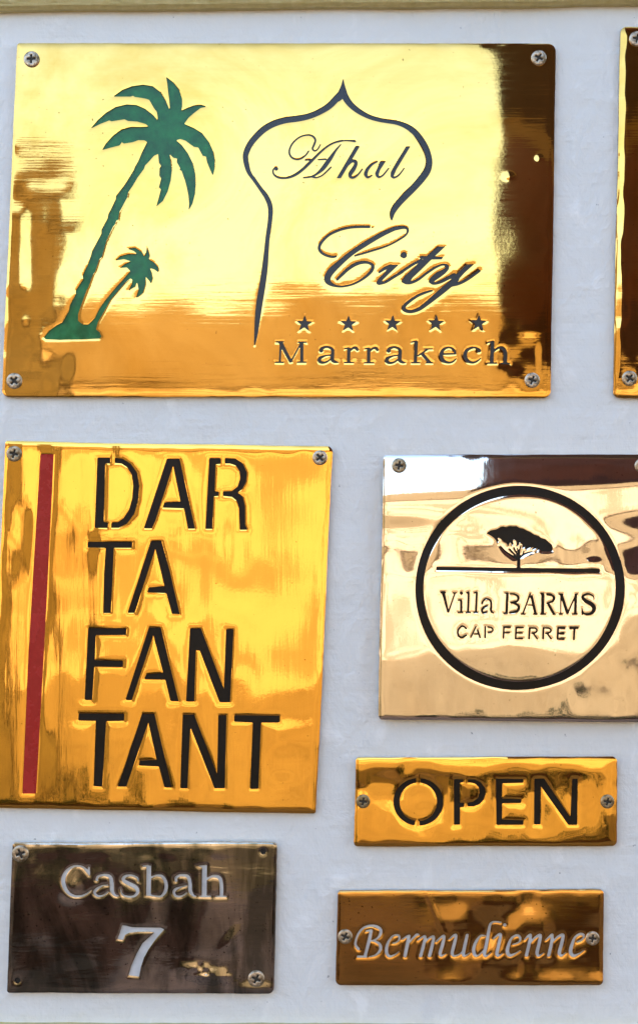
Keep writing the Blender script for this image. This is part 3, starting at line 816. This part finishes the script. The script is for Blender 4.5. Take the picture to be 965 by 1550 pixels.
CC = Win(530, 1385, 130); DD = Win(640, 1385, 130); EE = Win(755, 1385, 155)
ber = [[CC.st((90,375,38),(57,330,36),(62,270,32),(90,200,32),(140,140,32),(210,112,32),(280,117,38),(333,150,42),(338,200,42),(305,250,30),(250,280,22),(200,285,16)), CC.st((232,165,44),(215,250,46),(190,350,46),(165,445,44)),
        CC.line(70,460,185,460,26), CC.line(168,172,235,160,20), CC.st((250,277,22),(318,312,38),(338,360,42),(318,410,38),(270,448,26),(205,463,18))],
       [CC.st((472,310,18),(528,290,22),(548,245,30),(528,217,28),(470,232,26),(422,300,38),(402,380,46),(412,436,46),(450,456,32),(510,430,20),(545,402,12))],
       [CC.st((575,268,18),(640,228,32)), CC.st((655,228,44),(635,330,50),(610,452,48)), CC.st((660,300,18),(700,250,28),(742,213,36),(765,215,22))],
       [CC.st((752,275,18),(800,242,26),(835,237,38),(815,340,46),(785,452,46)), CC.st((830,300,22),(880,252,28),(930,237,38),(915,330,46),(885,452,48)), DD.st((140,292,22),(185,252,28),(230,228,38),(215,320,48),(187,420,46),(202,452,28),(255,425,12))],
       [DD.st((285,265,18),(340,222,32),(365,224,38),(345,320,48),(322,420,46),(342,452,28),(400,438,22),(440,400,22)), DD.st((490,218,42),(465,330,48),(447,430,46),(467,452,28),(525,415,14))],
       [DD.st((690,228,20),(640,228,26),(592,290,42),(562,370,46),(572,436,46),(602,448,26),(640,425,20),(680,380,18)), DD.st((868,77,24),(820,70,26),(772,77,28),(746,112,38),(725,220,46),(702,340,48),(682,428,46),(702,452,26),(755,415,12))],
       [DD.st((780,265,18),(830,222,30),(865,214,38),(845,320,48),(822,420,48),(838,448,32),(890,420,14)), DD.disc(910,105,24)],
       [EE.st((122,270,16),(180,250,20),(193,210,28),(165,182,28),(112,210,28),(82,280,40),(72,340,44),(97,373,38),(150,355,20),(195,325,12))],
       [EE.st((232,225,16),(270,188,28),(290,184,32),(275,270,40),(252,373,40)), EE.st((290,250,20),(330,207,26),(380,184,38),(370,260,42),(352,345,42),(367,378,26),(415,350,12))],
       [EE.st((432,230,16),(475,192,28),(495,184,32),(485,270,40),(462,373,40)), EE.st((500,245,20),(545,202,26),(595,184,38),(585,260,42),(562,350,42),(582,378,26),(625,350,12))],
       [EE.st((727,250,16),(775,227,20),(792,192,28),(765,173,28),(712,202,28),(682,270,40),(667,340,44),(692,378,38),(745,360,20),(795,325,12))]]
ber = [thin(c, 0.80) for c in ber]
g7 = [('letter', s, 'pale') for s in ber]

# ================================================================== RELIEF OF EACH SHEET (mm, photo pixels)
def relief1(x, y):
    h = 0.26 * vnoise(x, y, 210, 11) + 0.05 * vnoise(x, y, 70, 12) + 0.22 * gauss(x, y, 560, 430, 150, 90)
    h = h + 0.17 * gauss(x, y, 45, 400, 45, 100) * vnoise(x, y, 32, 13)
    h = h + 0.15 * gauss(x, y, 70, 540, 40, 60) * vnoise(x, y, 34, 14)
    h = h + 0.20 * gauss(x, y, 800, 545, 30, 28) * vnoise(x, y, 30, 15)
    h = h + 0.06 * gauss(x, y, 560, 450, 120, 40) * vnoise(x, y, 40, 16)
    h = h + 0.16 * gauss(x, y, 770, 268, 4.5, 3.5) + 0.10 * gauss(x, y, 815, 240, 3.5, 3)
    return h + 0.07 * vnoise(x, y, 80, 17) / (1 + np.exp(-(x - 690) / 20))
def relief2(x, y):
    return 0.05 * vnoise(x, y, 160, 21) + 0.02 * vnoise(x, y, 60, 22) + 0.20 * gauss(x, y, 955, 575, 26, 26) * vnoise(x, y, 30, 25)
def relief3(x, y):
    h = 0.10 * vnoise(x, y, 120, 31, 240) + 0.12 * vnoise(x, y, 34, 32, 80) * (0.2 + 0.8 / (1 + np.exp((x - 370) / 15)))
    h = h + 0.10 * gauss(x, y, 40, 800, 40, 140) * vnoise(x, y, 22, 33, 60)
    h = h + 0.16 * gauss(x, y, 420, 1150, 70, 45) * vnoise(x, y, 44, 34)
    return h + 0.28 * (np.maximum(100 - x, 0) / 100) ** 2
_p4 = profile([689, 735, 755, 812, 826, 862, 876, 975, 1000, 1092], [11, 9, 2.0, 2.0, 7.0, 7.0, 0.5, 0.5, -3.5, -3])
def relief4(x, y):
    low = 1 / (1 + np.exp(-(y - 790) / 8))
    w = low * (22 * vnoise(x, y * 0.2, 90, 41) + 7 * vnoise(x, y * 0.2, 30, 44)) + 16 * (x - 780) / 200 * (1 - low)
    h = _p4(y + w)
    h = h + 0.14 * vnoise(x, y, 130, 45) + 0.02 * vnoise(x, y, 46, 42)
    h = h + 0.16 * gauss(x, y, 880, 1045, 40, 20) * vnoise(x, y, 22, 43, 50)
    h = h + 0.20 * gauss(x, y, 893, 853, 9, 6)
    h = h + 0.016 * (830 - x) * (1 - low) * 0.32
    h = h + 1.5 * gauss(x, y, 975, 905, 34, 50)
    return h
_p5 = profile([1146, 1156, 1164, 1194, 1206, 1262, 1280], [5, 2, -5.5, -5.5, 4.5, 3.5, 1])
def relief5(x, y):
    w = 16 * vnoise(x, y * 0.5, 60, 51) + 7 * vnoise(x, y, 24, 53)
    k = 1 - 0.55 / (1 + np.exp(-(x - 700) / 25))
    h = _p5(y + w) * k
    h = h + 0.22 * vnoise(x, y, 44, 52) * (1.2 - k) + 0.04 * vnoise(x, y, 30, 54)
    return h + 0.55 * gauss(x, y, 914, 1215, 20, 36)
def relief6(x, y):
    h = lookup(-2.2) * (y - 1389)
    h = h + 0.22 * vnoise(x + 0.25 * y, y, 52, 61, 170) + 0.04 * vnoise(x, y, 34, 63) + 0.10 * gauss(x, y, 200, 1300, 120, 22) * vnoise(x, y, 26, 64)
    h = h + (0.55 + 0.35 * vnoise(x, y, 9, 66)) * gauss(x, y, 312, 1472, 24, 8, 8) + 0.24 * gauss(x, y, 350, 1422, 15, 7, -55) + 0.4 * gauss(x, y, 108, 1342, 12, 12)
    return h + 0.5 * gauss(x, y, 386, 1497, 22, 8)
def relief7(x, y):
    r = 1 / (1 + np.exp(-(x - 670) / 22))
    return lookup(-1.5) * (y - 1418) * (1 - r) + 0.03 * vnoise(x, y, 90, 71) + 0.50 * r * vnoise(x, y, 58, 72, 48) + 0.16 * r * vnoise(x, y, 26, 73) + 0.14 * gauss(x, y, 655, 1372, 26, 3, 68)

# ================================================================== SIGNS
GRP = None
sign('engraved_sign', 'large polished brass sign with green palms, a pointed arch and five stars', 'sign',
     [(27,66),(840,67),(832,602.5),(3.5,601)], (4,12,11,11), g1, M['brass_h'], M['brass_edge'], relief1,
     [(49,91,12,0),(814,89,11.5,30),(23,577,12,40),(804,576,11.5,20)], cell=1.3, roll=(0.25, 3.0), groll=(0.05, 2.2), depth=0.7)
sign('engraved_sign', 'brass sign mirroring dark red, beside the sign with green palms', 'sign',
     [(938,41),(1380,42),(1376,605),(926.5,603)], (9,9,10,10), [], M['brass_h'], M['brass_edge'], relief2,
     [(962,60,11.5,10),(951,573,11.5,35),(1358,62,11.5,0),(1352,580,11.5,20)], cell=2.2, roll=(0.55, 5.0))
sign('engraved_sign', 'golden brass sign with four rows of black capitals beside an upright red bar', 'sign',
     [(10,668),(503,676),(478,1231),(-18,1222)], (3,9,4,4), g3, M['brass_v'], M['brass_edge'], relief3,
     [(23,687,11.8,15),(484,693,11.3,50)], cell=1.5, gap=1.6, roll=(0.36, 4.0), groll=(0.13, 2.8))
sign('engraved_sign', 'square pale bronze sign with a spreading tree inside a black circle', 'sign',
     [(579.5,689),(985,688),(980,1092),(572,1088)], (5,5,5,6), g4, M['bronze'], M['brass_edge'], relief4,
     [(603,705,11.2,10),(970,705,11.2,30)], cell=1.3, gap=1.3, roll=(0.30, 3.2), groll=(0.10, 2.2), depth=0.8)
sign('engraved_sign', 'small golden brass sign with one word in black capitals and two screws', 'sign',
     [(538,1146),(932,1145),(932,1280),(535,1280)], (5,7,8,6), g5, M['brass_v'], M['brass_edge'], relief5,
     [(549,1212,10.4,10),(917,1212,10.4,12)], cell=1.3, gap=1.3, roll=(0.34, 3.6), groll=(0.18, 3.4))
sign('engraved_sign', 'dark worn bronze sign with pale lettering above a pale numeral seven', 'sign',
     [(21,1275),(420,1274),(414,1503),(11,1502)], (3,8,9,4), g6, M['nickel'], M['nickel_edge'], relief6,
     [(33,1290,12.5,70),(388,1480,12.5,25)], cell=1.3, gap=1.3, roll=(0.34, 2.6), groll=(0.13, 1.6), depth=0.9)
sign('engraved_sign', 'small brownish brass sign with pale slanted script between two screws', 'sign',
     [(511,1348),(912,1346),(911,1490),(508,1490)], (5,6,7,8), g7, M['brass_old'], M['brass_edge'], relief7,
     [(522,1416,11,25),(895,1419,10.5,8)], cell=1.2, gap=1.3, roll=(0.30, 2.6), groll=(0.17, 1.6), depth=0.8)
